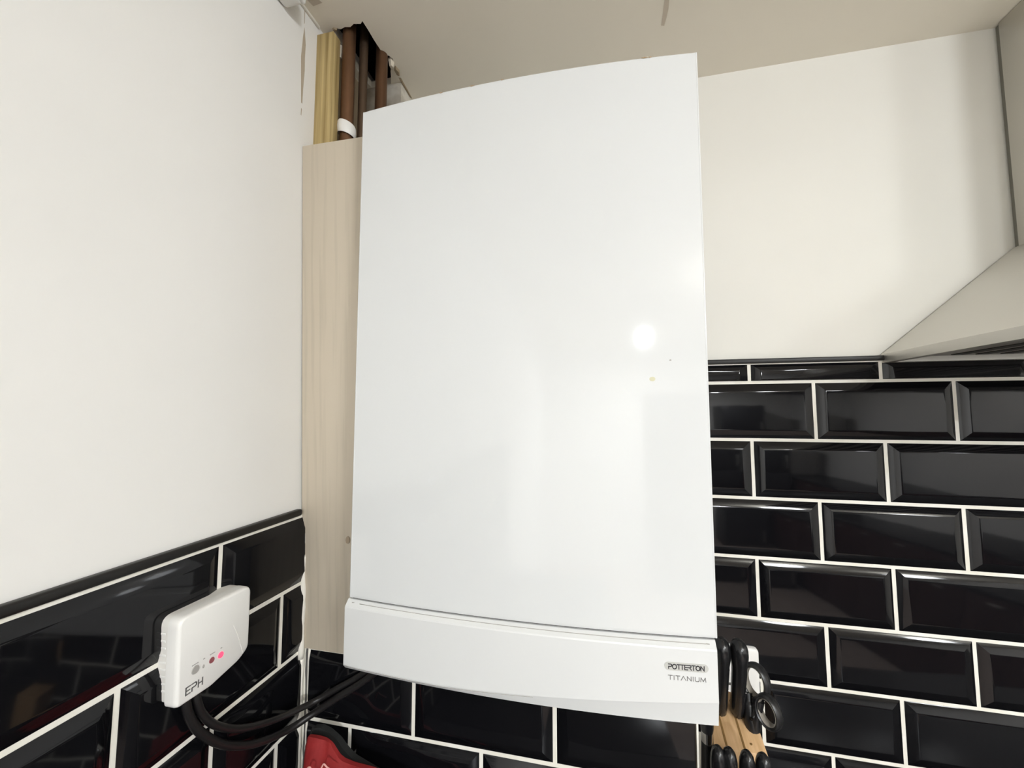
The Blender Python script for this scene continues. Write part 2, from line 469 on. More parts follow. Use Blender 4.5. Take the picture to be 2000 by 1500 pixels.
# the corner bead of sealant, split open in its lower part
bm = bmesh.new()
pts = [(-0.8205 + random.uniform(-.0006, .0006), YB - 0.0065 + random.uniform(-.0005, .0005), -0.2045 - k * 0.0125) for k in range(19)]
tube_bm(bm, pts, [0.0045 + random.uniform(-.0006, .0008) for _ in pts], 8)
tag(bm_obj('corner_sealant', bm, M_CAULK, wall_left, True), 'cream sealant bead in the tiled corner')
bm = bmesh.new()
pts = [(-0.8205 + random.uniform(-.0005, .0005), YB - 0.0045 + random.uniform(-.0005, .0005), -0.425 - k * 0.0125) for k in range(31)]
tube_bm(bm, pts, [0.0042 + random.uniform(-.0008, .0008) for _ in pts], 8)
tag(bm_obj('corner_sealant', bm, M_CAULK, wall_left, True), 'cream sealant bead in the tiled corner')
bm = bmesh.new()
pts = [(-0.8095 + random.uniform(-.0004, .0004), YB - 0.0010, -0.413 - k * 0.0125) for k in range(31)]
tube_bm(bm, pts, [0.0018 + random.uniform(-.0004, .0006) for _ in pts], 8)
tag(bm_obj('split_sealant', bm, M_CAULK, boxing, True), 'thin strip of split sealant beside the crack')
bm = bmesh.new()
pts = [(-0.8140 + random.uniform(-.0006, .0006), YB - 0.0004, -0.413 - k * 0.0125) for k in range(31)]
tube_bm(bm, pts, [0.0014 + random.uniform(-.0005, .0005) for _ in pts], 8)
tag(bm_obj('crack', bm, M_GAP, boxing, True), 'dark open crack in the corner')
# slim plastic corner trim of the boxing
box('corner_trim', XBR - 0.0028, XBR, YB - 0.0028, YB + 0.02, ZW, -0.402, M_CAULK, boxing, 0.0008)

# worktop along both walls (below the frame) and base units
wt = box('worktop', XP, 1.15, -0.62, 0.004, ZW - 0.038, ZW, M_WORK, None, 0.004)
tag(wt, 'dark worktop running under the tiled walls', 'worktop')
wt2 = box('worktop', XP, -0.22, -1.75, -0.622, ZW - 0.038, ZW, M_WORK, None, 0.004)
tag(wt2, 'dark worktop return along the left wall', 'worktop')

# ------------------------------------------------------------------ pipe chase: cover panel, batten, pipes
pn = hexa('pipe_cover_panel', [
    (-0.8225, -0.240, -0.4165), (-0.700, -0.240, -0.4165), (-0.700, -0.230, -0.4165), (-0.8225, -0.230, -0.4165),
    (-0.8262, -0.274, 0.3715), (-0.700, -0.274, 0.3705), (-0.700, -0.260, 0.3705), (-0.8262, -0.260, 0.3715)], M_PANEL, None, 0.0008)
tag(pn, 'tall grey-beige wood-effect board covering pipes left of the boiler', 'panel')

tag(patch('knot', [(-0.7415 + 0.0035 * math.cos(a), -0.2482 - 0.0005, -0.246 + 0.0055 * math.sin(a)) for a in [2 * math.pi * q / 10 for q in range(10)]], (0, -1, 0), 0.0009, M_KNOT, pn), 'small dark wood knot')
bt = box('batten', XP, -0.7950, -0.2500, -0.231, 0.20, 0.586, M_BATTEN, None, 0.0012)
tag(bt, 'raw pine batten fixed in the corner above the cover board', 'batten')

def pipe(x, y, r, z0, z1, mt, label):
    o = tube('copper_pipe', [(x, y, z0 + (z1 - z0) * k / 10) for k in range(11)], r, mt, None, 20)
    tag(o, label, 'pipe', 'copper pipes going up through the ceiling hole')
    return o
pipe(-0.7855, -0.2210, 0.0110, 0.02, ZC + 0.2, M_COPPER, 'thick brown copper pipe next to the pine batten')
pipe(-0.7715, -0.1985, 0.0075, 0.02, ZC + 0.2, M_COPPER2, 'thin dark copper pipe, middle one of three')
pipe(-0.7500, -0.1745, 0.0105, 0.02, ZC + 0.2, M_COPPER, 'thick copper pipe nearest the boiler, in front of white wall')
# white pipe clip on the first pipe
bm = bmesh.new()
tube_bm(bm, [(-0.7855 + 0.0135 * math.cos(a), -0.2210 + 0.0135 * math.sin(a), 0.430 - 0.004 * math.cos(a)) for a in [2 * math.pi * k / 28 for k in range(28)]], 0.0022, 8, True, 0.0105, (0, 0, 1))
clip = bm_obj('pipe_clip', bm, M_PLASTIC, None, True, 50)
tag(clip, 'white plastic clip round the thick pipe above the cover board', 'pipe clip')
box('clip_base', -0.7965, -0.7900, -0.217, -0.200, 0.423, 0.437, M_PLASTIC, clip, 0.001)

# white cable trunking high on the left wall
tk = empty('cable_trunking', (XP, -0.6, 0.575))
tag(tk, 'white plastic trunking at the top of the left wall', 'trunking')
box('trunking_body', XP, XP + 0.032, -1.4, -0.318, 0.558, 0.592, M_PLASTIC, tk, 0.006, 4)
box('trunking_lid', XP + 0.028, XP + 0.036, -1.4, -0.3165, 0.560, 0.590, M_PLASTIC, tk, 0.003, 3)

# ------------------------------------------------------------------ boiler
BX0, BX1, BXC = -0.6945, -0.2470, -0.470
SAG, HW = 0.0118, 0.2240
def fy(x, off=0.0, edge=-0.310):
    t = (x - BXC) / HW
    return edge - SAG * (1 - t * t) - off
boiler = empty('boiler', (BXC, -0.15, -0.385))
tag(boiler, 'large white wall-hung boiler with curved front', 'boiler')
box('casing', BX0 + 0.002, BX1 - 0.002, -0.300, 0.002, -0.372, 0.3745, M_BOILER, boiler, 0.002)

def curved_plate(name, x0, x1, prof, mt, n=36, smooth=True, sharp=30, parent=boiler):
    """prof: list of (z, offset_forward) from back-bottom round the front to back-top; offset relative to the arc, or absolute y if tuple len 3"""
    bm = bmesh.new()
    cols = []
    for i in range(n + 1):
        x = x0 + (x1 - x0) * i / n
        cols.append([bm.verts.new((x, (p_[2] if len(p_) == 3 else fy(x, p_[1])), p_[0](x) if callable(p_[0]) else p_[0])) for p_ in prof])
    m_ = len(prof)
    for i in range(n):
        for k in range(m_):
            bm.faces.new((cols[i][k], cols[i + 1][k], cols[i + 1][(k + 1) % m_], cols[i][(k + 1) % m_]))
    bm.faces.new(cols[0]); bm.faces.new(list(reversed(cols[-1])))
    return bm_obj(name, bm, mt, parent, smooth, sharp)

Z0, Z1 = -0.2985, 0.3785
e = 0.0022
front = curved_plate('front_panel', BX0, BX1, [(Z0, 0, -0.296), (Z0, -e), (Z0 + 0.0006, -0.0008), (Z0 + e, 0), (Z0 + 0.005, 0), (Z1 - 0.005, 0), (Z1 - e, 0), (Z1 - 0.0006, -0.0006), (Z1, -e), (Z1, 0, -0.296)], M_BOILER)
# small vertical returns soften the side edges
for xs, s in ((BX0, 1), (BX1, -1)):
    tube('panel_edge', [(xs + s * 0.0011, fy(xs) + 0.0009, z) for z in (Z0 + 0.001, 0.0, Z1 - 0.001)], 0.0013, M_BOILER, front, 8)
# recessed dark gap
curved_plate('shadow_gap', BX0 + 0.002, BX1 - 0.002, [(-0.306, 0, -0.290), (-0.306, -0.0045), (-0.296, -0.0045), (-0.296, 0, -0.290)], M_GAP, 24)
# control flap below
FX0, FX1 = -0.6975, -0.2490
def band(x):
    t = (x - FX0) / (FX1 - FX0)
    return 0.0046 + 0.0195 * max(0.0, (t - 0.30) / 0.70) ** 1.25
ZB, ZT = -0.3875, -0.3005
flap = curved_plate('control_flap', FX0, FX1, [
    (ZB, 0, -0.285), (ZB, -0.0006), (ZB + 0.0012, 0.0014),
    (lambda x: ZB + 0.0012 + band(x), 0.0052), (lambda x: ZB + 0.0030 + band(x), 0.0058), (lambda x: ZB + 0.0060 + band(x), 0.0058), (ZT - 0.0105, 0.0058),
    (ZT - 0.0080, 0.0058), (ZT - 0.0062, 0.0052), (ZT - 0.0050, 0.0036), (ZT - 0.0012, -0.0002), (ZT, -0.0018), (ZT, 0, -0.285)], M_BOILER2, 48, True, 18)
# fine groove along the flap's top slope
bm = bmesh.new()
tube_bm(bm, [(x, fy(x, 0.0016), ZT - 0.0029) for x in [FX0 + 0.02 + (FX1 - FX0 - 0.03) * k / 30 for k in range(31)]], 0.0004, 6)
bm_obj('groove', bm, M_BTN, flap, True)
for xs in (FX0 + 0.008, FX1 - 0.010):
    tube('latch_mark', [(xs, fy(xs, 0.0013), ZT - 0.0028), (xs + 0.0035, fy(xs, 0.0013), ZT - 0.0029)], 0.00055, M_BTN, flap, 6)

bm = bmesh.new()
tube_bm(bm, [(x, fy(x, 0.0053), ZB + 0.0014 + band(x)) for x in [FX0 + 0.001 + (FX1 - FX0 - 0.002) * 0.56 * k / 30 for k in range(31)]], 0.00035, 6)
bm_obj('lower_seam', bm, M_SEAM, flap, True)
FS = 0.0058
def on_flap(x, z, d=0.0003): return Vector((x, fy(x, FS + d), z))
# badge pill
pill = []
bx0, bx1, bz0, bz1 = -0.3035, -0.2585, -0.3300, -0.3215
rr = (bz1 - bz0) / 2
for k in range(25):
    a = -math.pi / 2 + math.pi * k / 24
    pill.append((bx1 - rr + rr * math.cos(a), (bz0 + bz1) / 2 + rr * math.sin(a)))
for k in range(25):
    a = math.pi / 2 + math.pi * k / 24
    pill.append((bx0 + rr + rr * math.cos(a), (bz0 + bz1) / 2 + rr * math.sin(a)))
BZC = -0.3265
bm = bmesh.new()
dz = BZC - (bz0 + bz1) / 2
v0 = [bm.verts.new(on_flap(x, z + dz, -0.0004)) for x, z in pill]
v1 = [bm.verts.new(on_flap(x, z + dz, 0.0003)) for x, z in pill]
k = len(pill)
for i in range(k): bm.faces.new((v0[i], v0[(i + 1) % k], v1[(i + 1) % k], v1[i]))
half = k // 2
top, bot = v1[:half], list(reversed(v1[half:]))
# strip fill across the pill so it follows the curve
bm.faces.new(v1)
badge = tag(bm_obj('badge', bm, M_BADGE, flap), 'pale grey oval badge reading POTTERTON')

FONT = {
    'P': (0.85, [[(0.02, 1), (0.62, 1), (0.8, 0.88), (0.8, 0.62), (0.62, 0.48), (0.08, 0.48), (0.08, 0)]]),
    'O': (1.0, [[(0.5 + 0.46 * math.cos(a), 0.5 + 0.5 * math.sin(a)) for a in [2 * math.pi * q / 20 for q in range(21)]]]),
    'T': (0.8, [[(0, 1), (0.8, 1)], [(0.4, 1), (0.4, 0)]]),
    'E': (0.75, [[(0.75, 1), (0.06, 1), (0.06, 0), (0.75, 0)], [(0.06, 0.5), (0.68, 0.5)]]),
    'R': (0.85, [[(0.0, 1), (0.6, 1), (0.76, 0.88), (0.76, 0.64), (0.6, 0.5), (0.1, 0.5)], [(0.4, 0.5), (0.85, 0)]]),
    'N': (0.85, [[(0.05, 0), (0.05, 1), (0.8, 0), (0.8, 1)]]),
    'I': (0.25, [[(0.12, 0), (0.12, 1)]]),
    'A': (0.95, [[(0, 0), (0.47, 1), (0.95, 0)]]),
    'U': (0.85, [[(0.05, 1), (0.05, 0.18), (0.22, 0), (0.65, 0), (0.8, 0.18), (0.8, 1)]]),
    'M': (1.05, [[(0.03, 0), (0.12, 1), (0.53, 0.1), (0.93, 1), (1.02, 0)]]),
    'H': (0.8, [[(0.06, 0), (0.06, 1)], [(0.74, 0), (0.74, 1)], [(0.06, 0.5), (0.74, 0.5)]]),
}
def lettering(name, text, surf, width, height, stroke, mt, parent, gap=0.16, tight=()):
    """surf(u, v, d) -> world point; u along the word in m, v up in m, d = relief"""
    adv = []; x = 0
    for i, ch in enumerate(text):
        adv.append(x); x += FONT[ch][0] + (0.0 if (i in tight) else gap)
    tot = x - gap
    sx = width / tot
    bm = bmesh.new()
    for ch, a0 in zip(text, adv):
        for st in FONT[ch][1]:
            pts = [Vector(((a0 + q[0]) * sx, q[1] * height)) for q in st]
            for a, c in zip(pts[:-1], pts[1:]):
                d = (c - a)
                if d.length < 1e-9: continue
                d.normalize(); n_ = Vector((-d.y, d.x)) * stroke / 2
                a_, c_ = a - d * stroke * 0.4, c + d * stroke * 0.4
                q = [a_ + n_, a_ - n_, c_ - n_, c_ + n_]
                lo = [bm.verts.new(surf(v.x, v.y, 0.0)) for v in q]
                hi = [bm.verts.new(surf(v.x, v.y, 0.0003)) for v in q]
                bm.faces.new(hi)
                for i in range(4): bm.faces.new((lo[i], lo[(i + 1) % 4], hi[(i + 1) % 4], hi[i]))
    return bm_obj(name, bm, mt, parent)
lt = lettering('lettering', 'POTTERTON', lambda u, v, d: on_flap(-0.2995 + u, BZC - 0.0024 + v, 0.0003 + d), 0.0368, 0.0046, 0.00085, M_INK, badge, 0.12, (2, 4))
tag(lt, 'dark POTTERTON lettering')
lt = lettering('lettering', 'TITANIUM', lambda u, v, d: on_flap(-0.2998 + u, -0.3402 + v, d), 0.0385, 0.0042, 0.0006, M_INK2, flap, 0.2)
tag(lt, 'thin grey TITANIUM lettering')

# paint chips along the top edge and two tiny marks on the front
for xc, ln in ((-0.5735, 0.006), (-0.530, 0.008), (-0.487, 0.004), (-0.312, 0.009), (-0.303, 0.004)):
    patch('paint_chip', [(xc, fy(xc) - 0.0002, Z1 - 0.0006), (xc + ln * 0.4, fy(xc) - 0.0002, Z1 - 0.0018), (xc + ln, fy(xc + ln) - 0.0002, Z1 - 0.0007), (xc + ln * 0.5, fy(xc) - 0.0002, Z1 - 0.0002)], (0, -1, 0), 0.0003, M_RUST, front)
def spot(xc, zc, r_, mt):
    patch('surface_mark', [(xc + r_ * math.cos(a), fy(xc) - 0.0001, zc + 0.8 * r_ * math.sin(a)) for a in [2 * math.pi * q / 9 for q in range(9)]], (0, -1, 0), 0.0003, mt, front)
spot(-0.3078, -0.0155, 0.0034, M_MARK)
spot(-0.2875, 0.0060, 0.0012, M_BTN)

# ------------------------------------------------------------------ heating receiver on the left wall
rc = empty('heating_receiver', (XL, -0.41, -0.358))
tag(rc, 'small white square heating control with red light on the tiled left wall', 'control box')
def rounded(pts, r_, n=5):
    out = []
    k = len(pts)
    for i in range(k):
        p0, p1, p2 = Vector(pts[i - 1]), Vector(pts[i]), Vector(pts[(i + 1) % k])
        rad = r_[i] if isinstance(r_, (list, tuple)) else r_
        d0 = (p0 - p1).normalized(); d1 = (p2 - p1).normalized()
        ang = d0.angle(d1); dist = min(rad / math.tan(ang / 2), (p0 - p1).length * 0.45, (p2 - p1).length * 0.45)
        a, c = p1 + d0 * dist, p1 + d1 * dist
        for q in range(n + 1):
            t = q / n
            out.append((1 - t) ** 2 * a + 2 * t * (1 - t) * p1 + t * t * c)
    return out
def plate_x(name, outline, levels, mt, parent):
    """outline (y,z) ; levels list of (x, inset)"""
    k = len(outline)
    c = Vector((sum(p_[0] for p_ in outline) / k, sum(p_[1] for p_ in outline) / k))
    bm = bmesh.new(); rings = []
    for x, ins in levels:
        ring = []
        for i in range(k):
            pv, nx = Vector(outline[i - 1]), Vector(outline[(i + 1) % k])
            t = (nx - pv).normalized(); n_ = Vector((-t.y, t.x))
            pt = Vector(outline[i])
            if (c - pt).dot(n_) < 0: n_ = -n_
            q = pt + n_ * ins
            ring.append(bm.verts.new((x, q.x, q.y)))
        rings.append(ring)
    for a, b_ in zip(rings[:-1], rings[1:]):
        for i in range(k): bm.faces.new((a[i], a[(i + 1) % k], b_[(i + 1) % k], b_[i]))
    bm.faces.new(rings[0]); bm.faces.new(list(reversed(rings[-1])))
    return bm_obj(name, bm, mt, parent, True, 40)
XD = XL - 0.002
back_out = rounded([(-0.4538, -0.2672), (-0.3665, -0.2672), (-0.3665, -0.3450), (-0.3800, -0.3520), (-0.4400, -0.3560), (-0.4485, -0.3560)], [0.010, 0.010, 0.007, 0.008, 0.006, 0.004])
plate_x('back_case', back_out, [(XD, 0.001), (XD + 0.0005, 0), (XD + 0.0165, 0), (XD + 0.0170, 0.0010)], M_PLASTIC2, rc)
for k in range(9):   # vent ribs on the side facing the room
    z = -0.284 - k * 0.0074
    box('vent_rib', XD + 0.004, XD + 0.0135, -0.4538 - 0.0597 * (z + 0.2672) - 0.0004, -0.4538 - 0.0597 * (z + 0.2672) + 0.002, z - 0.0011, z + 0.0011, M_PLASTIC, rc, 0.0004)
front_out = rounded([(-0.4545, -0.2665), (-0.3665, -0.2665), (-0.3665, -0.3420), (-0.3800, -0.3505), (-0.4150, -0.3580), (-0.4535, -0.3570)], [0.010, 0.010, 0.012, 0.03, 0.03, 0.007])
cover = plate_x('front_cover', front_out, [(XD + 0.0172, 0.0012), (XD + 0.0175, 0.0002), (XD + 0.0275, 0.0003), (XD + 0.0300, 0.0009), (XD + 0.0316, 0.0020), (XD + 0.0322, 0.0034)], M_PLASTIC, rc)
XFRONT = XD + 0.0322
def dot(name, y, z, ry, rz, h, mt, parent, label=None):
    bm = bmesh.new(); n = 20
    a = [bm.verts.new((XFRONT - 0.0004, y + ry * math.cos(2 * math.pi * q / n), z + rz * math.sin(2 * math.pi * q / n))) for q in range(n)]
    b_ = [bm.verts.new((XFRONT + h, y + ry * 0.85 * math.cos(2 * math.pi * q / n), z + rz * 0.85 * math.sin(2 * math.pi * q / n))) for q in range(n)]
    for q in range(n): bm.faces.new((a[q], a[(q + 1) % n], b_[(q + 1) % n], b_[q]))
    bm.faces.new(b_); bm.faces.new(list(reversed(a)))
    o = bm_obj(name, bm, mt, parent, True, 40)
    if label: tag(o, label)
    return o
dot('indicator_light', -0.4053, -0.3290, 0.0036, 0.0036, 0.0008, M_LED, cover, 'lit red indicator')
dot('indicator_light', -0.4160, -0.3285, 0.0034, 0.0034, 0.0006, M_BTN2, cover, 'unlit dark red indicator')
dot('push_button', -0.4345, -0.3275, 0.0046, 0.0046, 0.0008, M_BTN, cover, 'grey round push button')
dot('small_light', -0.4255, -0.3295, 0.0013, 0.0022, 0.0004, M_BTN, cover)
for y0, w_ in ((-0.4385, 0.007), (-0.4262, 0.002), (-0.4185, 0.006), (-0.4060, 0.002)):
    box('caption_mark', XFRONT - 0.0004, XFRONT + 0.0002, y0, y0 + w_, -0.3222, -0.3212, M_BTN, cover)
lt = lettering('lettering', 'EPH', lambda u, v, d: Vector((XFRONT + d, -0.4440 + u, -0.3478 + v)), 0.0185, 0.0072, 0.0012, M_INK2, cover, 0.22)
tag(lt, 'grey EPH lettering')
# fine curved groove across the cover
gp = catmull([(XFRONT + 0.0001, -0.3760, -0.3430), (XFRONT + 0.0001, -0.3790, -0.3330), (XFRONT + 0.0001, -0.3850, -0.3160), (XFRONT + 0.0001, -0.3900, -0.3050)], 6)
tube('cover_groove', gp, 0.00035, M_PLASTIC2, cover, 6)

# cables
c1 = [(-0.8115, -0.4200, -0.350), (-0.8091, -0.4169, -0.3729), (-0.8091, -0.408, -0.3953), (-0.8071, -0.3918, -0.4176), (-0.8051, -0.362, -0.442), (-0.8011, -0.3181, -0.4639), (-0.7875, -0.285, -0.4702), (-0.7749, -0.262, -0.471), (-0.7468, -0.255, -0.4552), (-0.7196, -0.25, -0.4397), (-0.690, -0.2495, -0.418), (-0.672, -0.2500, -0.392)]
c2 = [(-0.8115, -0.4330, -0.345), (-0.8091, -0.4302, -0.3639), (-0.8091, -0.4234, -0.3876), (-0.8071, -0.4098, -0.4132), (-0.8051, -0.3824, -0.4453), (-0.8011, -0.3418, -0.474), (-0.7965, -0.295, -0.4924), (-0.7779, -0.268, -0.487), (-0.7414, -0.262, -0.4626), (-0.7052, -0.258, -0.4391), (-0.676, -0.2565, -0.415), (-0.656, -0.2560, -0.390)]
tag(tube('power_cable', catmull(c1, 8), 0.0042, M_CABLE, None, 14), 'upper black cable looping from the control box to the boiler', 'cable', 'black cables below the control box')
tag(tube('power_cable', catmull(c2, 8), 0.0046, M_CABLE, None, 14), 'lower black cable hanging widest below the control box', 'cable', 'black cables below the control box')

# ------------------------------------------------------------------ cooker hood
hood = empty('cooker_hood', (0.40, -0.2, 0.03))
tag(hood, 'stainless steel chimney cooker hood on the back wall', 'cooker hood')
HX0, HX1, HD = 0.104, 0.704, 0.49
CX0, CX1, CDp = 0.2995, 0.5085, 0.235
HZ0, HZ1, HZ2 = 0.0300, 0.0448, 0.2150
box('chimney', CX0, CX1, -CDp, -0.006, HZ2 - 0.002, ZC - 0.001, M_STEEL, hood, 0.0015)
box('gap_shade', CX0 + 0.004, CX1 - 0.004, -0.008, 0.003, HZ2, ZC - 0.001, M_GAPSHADE, hood)  # grey strip paints the soft shadow line between chimney and wall
bm = bmesh.new()
def ring(x0, x1, y0, y1, z): return [bm.verts.new(p_) for p_ in ((x0, y0, z), (x1, y0, z), (x1, y1, z), (x0, y1, z))]
rs = [ring(HX0 + 0.012, HX1 - 0.012, -HD + 0.012, -0.014, HZ0 + 0.012), ring(HX0 + 0.012, HX1 - 0.012, -HD + 0.012, -0.014, HZ0), ring(HX0, HX1, -HD, -0.001, HZ0), ring(HX0, HX1, -HD, -0.001, HZ1),
      ring(CX0 - 0.001, CX1 + 0.001, -CDp - 0.001, -0.001, HZ2), ring(CX0 + 0.02, CX1 - 0.02, -CDp + 0.02, -0.02, HZ2)]
for a, b_ in zip(rs[:-1], rs[1:]):
    for i in range(4): bm.faces.new((a[i], a[(i + 1) % 4], b_[(i + 1) % 4], b_[i]))
bm.faces.new(rs[-1])
bm_obj('canopy', bm, M_STEEL, hood)
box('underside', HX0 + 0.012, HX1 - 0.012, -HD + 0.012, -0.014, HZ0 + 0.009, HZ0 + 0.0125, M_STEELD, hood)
for x0 in (HX0 + 0.03, HX0 + 0.31):
    fl = box('grease_filter', x0, x0 + 0.26, -HD + 0.05, -0.06, HZ0 + 0.003, HZ0 + 0.009, M_STEEL, hood, 0.001)
    for q in range(8):
        box('filter_slat', x0 + 0.015 + q * 0.03, x0 + 0.030 + q * 0.03, -HD + 0.065, -0.075, HZ0 + 0.0018, HZ0 + 0.0032, M_STEELD, fl)
for zz in (0.2265,):
    box('screw_slot', CX0 - 0.0008, CX0 + 0.001, -0.0335, -0.0305, zz - 0.0065, zz + 0.0065, M_GAP, hood, 0.0004)
box('seam', HX0 + 0.001, HX0 + 0.004, -0.012, -0.0005, 0.036, 0.047, M_CAULK, hood, 0.001)

# ------------------------------------------------------------------ double wall socket
so = empty('wall_socket', (-0.178, -0.006, -0.499))
tag(so, 'white double wall socket behind the knife handles', 'socket')
SX0, SX1, SZ0, SZ1 = -0.2550, -0.1090, -0.5430, -0.4570
bm = bmesh.new()
ol = rounded([(SX0, SZ0), (SX1, SZ0), (SX1, SZ1), (SX0, SZ1)], 0.008, 5)
rg = []
for y, ins in ((-0.0052, 0.0), (-0.0120, 0.0), (-0.0140, 0.0012), (-0.0148, 0.003)):
    cx, cz = (SX0 + SX1) / 2, (SZ0 + SZ1) / 2
    rg.append([bm.verts.new((p_.x - ins * (1 if p_.x > cx else -1), y, p_.y - ins * (1 if p_.y > cz else -1))) for p_ in ol])
for a, b_ in zip(rg[:-1], rg[1:]):
    for i in range(len(ol)): bm.faces.new((a[i], a[(i + 1) % len(ol)], b_[(i + 1) % len(ol)], b_[i]))
bm.faces.new(rg[0]); bm.faces.new(list(reversed(rg[-1])))
bm_obj('faceplate', bm, M_PLASTIC, so, True, 40)
for xx in (-0.222, -0.134):
    box('rocker_switch', xx - 0.006, xx + 0.006, -0.0175, -0.0142, -0.485, -0.466, M_PLASTIC, so, 0.0012)
for xx in (-0.208, -0.148):
    for hx, hz, hw, hh in ((0, -0.497, 0.0025, 0.0045), (-0.011, -0.519, 0.0042, 0.0022), (0.011, -0.519, 0.0042, 0.0022)):
        box('pin_hole', xx + hx - hw, xx + hx + hw, -0.0150, -0.0143, hz - hh, hz + hh, M_GAP, so)

# ------------------------------------------------------------------ knife block, knives, scissors
KX0, KX1 = -0.2290, -0.1645
kb = empty('knife_block', ((KX0 + KX1) / 2, -0.19, ZW))
tag(kb, 'light wooden knife block standing right of the boiler', 'knife block')
def prism_x(name, x0, x1, prof, mt, parent, bev=0.0015, taper=0.0):
    bm = bmesh.new()
    a = [bm.verts.new((x0 + (y - prof[0][0]) * taper, y, z)) for y, z in prof]; b_ = [bm.verts.new((x1, y, z)) for y, z in prof]
    k = len(prof)
    bm.faces.new(a); bm.faces.new(list(reversed(b_)))
    for i in range(k): bm.faces.new((a[i], a[(i + 1) % k], b_[(i + 1) % k], b_[i]))
    bmesh.ops.recalc_face_normals(bm, faces=bm.faces[:])
    if bev: bmesh.ops.bevel(bm, geom=bm.edges[:], offset=bev, segments=2, profile=0.5, affect='EDGES')
    return bm_obj(name, bm, mt, parent, True, 35)
ft = lambda y: -0.490 + (y + 0.200) * (0.027 / 0.070)       # height of the upper sloping face
prism_x('upper_tier', KX0, KX1, [(-0.2005, ZW), (-0.2005, ft(-0.2005)), (-0.128, ft(-0.128)), (-0.060, -0.60), (-0.060, ZW)], M_BLOCK, kb, 0.0015, 0.235)
fl2 = lambda y: -0.600 + (y + 0.262) * (0.016 / 0.060)
prism_x('lower_tier', KX0 - 0.018, KX1, [(-0.262, ZW), (-0.262, fl2(-0.262)), (-0.2012, fl2(-0.2012)), (-0.2012, ZW)], M_BLOCK, kb)
def slot(x, y0, y1):
    hexa('knife_slot', [(x - 0.0013, y0, ft(y0) - 0.003), (x + 0.0013, y0, ft(y0) - 0.003), (x + 0.0013, y1, ft(y1) - 0.003), (x - 0.0013, y1, ft(y1) - 0.003),
                        (x - 0.0013, y0, ft(y0) + 0.0004), (x + 0.0013, y0, ft(y0) + 0.0004), (x + 0.0013, y1, ft(y1) + 0.0004), (x - 0.0013, y1, ft(y1) + 0.0004)], M_SLOT, kb)
slot(-0.2120, -0.1985, -0.140)
slot(-0.1905, -0.1985, -0.140)
tube('peg_hole', [(-0.1810, -0.1900, ft(-0.19) - 0.002), (-0.1810, -0.1901, ft(-0.19) + 0.0004)], 0.0016, M_SLOT, kb, 10)

def knife(base, dirv, length, wr, label, scale=1.0, mt=M_HANDLE, bolster=False):
    """handle = swept rounded grip with a bulbous butt; blade goes down into the block"""
    b0 = Vector(base); d = Vector(dirv).normalized()
    t = empty('kitchen_knife' if scale > 0.9 else 'steak_knife', b0)
    tag(t, label, 'knife')
    side = Vector((1, 0, 0))
    fwd = side.cross(d).normalized()
    prof = [(0.0, 0.55), (0.03, 0.80), (0.10, 0.86), (0.25, 0.84), (0.45, 0.88), (0.60, 0.90), (0.68, 0.92), (0.76, 1.04), (0.84, 1.08), (0.91, 1.02), (0.96, 0.82), (0.99, 0.46), (1.0, 0.12)]
    pts, r1, r2 = [], [], []
    for s, kf in prof:
        pts.append(b0 + d * (length * s) - fwd * (0.006 * scale * max(0, s - 0.6) / 0.4))
        r1.append(wr * 1.30 * kf); r2.append(wr * kf)
    bm = bmesh.new()
    tube_bm(bm, pts, r1, 16, False, r2, side)
    bm_obj('handle', bm, mt, t, True, 60)
    hexa('blade', [tuple(b0 + side * sx + fwd * sy - d * dz) for dz in (length * 0.9, 0.0) for sx, sy in ((-0.0008, -0.008 * scale), (0.0008, -0.008 * scale), (0.0008, 0.008 * scale), (-0.0008, 0.008 * scale))], M_BOLSTER, t)
    if bolster:
        bm = bmesh.new()
        tube_bm(bm, [b0 - d * 0.001, b0 + d * 0.0115], [wr * 1.05, wr * 1.12], 16, False, [wr * 0.9, wr * 0.95], side)
        bm_obj('bolster', bm, M_BOLSTER, t, True, 40)
    for s in (0.32, 0.62):
        c_ = b0 + d * (length * s)
        tube('rivet', [c_ + side * wr * 0.80, c_ + side * wr * 0.97], 0.0012 * scale, M_BOLSTER, t, 8)
    return t
KD = (-0.02, -0.30, 0.95)
knife((-0.2085, -0.1560, ft(-0.156)), KD, 0.117, 0.0102, 'large black-handled knife touching the boiler edge')
knife((-0.1868, -0.1560, ft(-0.156)), KD, 0.117, 0.0102, 'large black-handled knife beside the scissors')
ss = empty('sharpening_steel', (-0.2420, -0.2080, fl2(-0.2080)))
tag(ss, 'black sharpening steel with polished ferrule, mostly hidden by the boiler', 'sharpening steel')
sdir = Vector((0.01, -0.10, 0.99)).normalized(); sb = Vector((-0.2420, -0.2080, fl2(-0.2080)))
tube('shaft', [sb - sdir * 0.03, sb + sdir * 0.116], 0.0068, M_HANDLE, ss, 16)
tube('ferrule', [sb + sdir * 0.116, sb + sdir * 0.130], [0.0066, 0.0072], M_BOLSTER, ss, 18)
tube('handle', [sb + sdir * q for q in (0.130, 0.137, 0.16, 0.20, 0.225, 0.235, 0.238)], [0.0072, 0.0080, 0.0074, 0.0084, 0.0080, 0.005, 0.001], M_HANDLE, ss, 16)
SD = (0.0, -0.22, 0.97)
for xx, lab in ((-0.2365, 'leftmost steak knife in the lower row'), (-0.2240, 'second steak knife in the lower row'), (-0.2050, 'third steak knife in the lower row'), (-0.1880, 'rightmost steak knife in the lower row')):
    knife((xx, -0.2275, fl2(-0.2275)), SD, 0.1445, 0.0080, lab, 0.8)

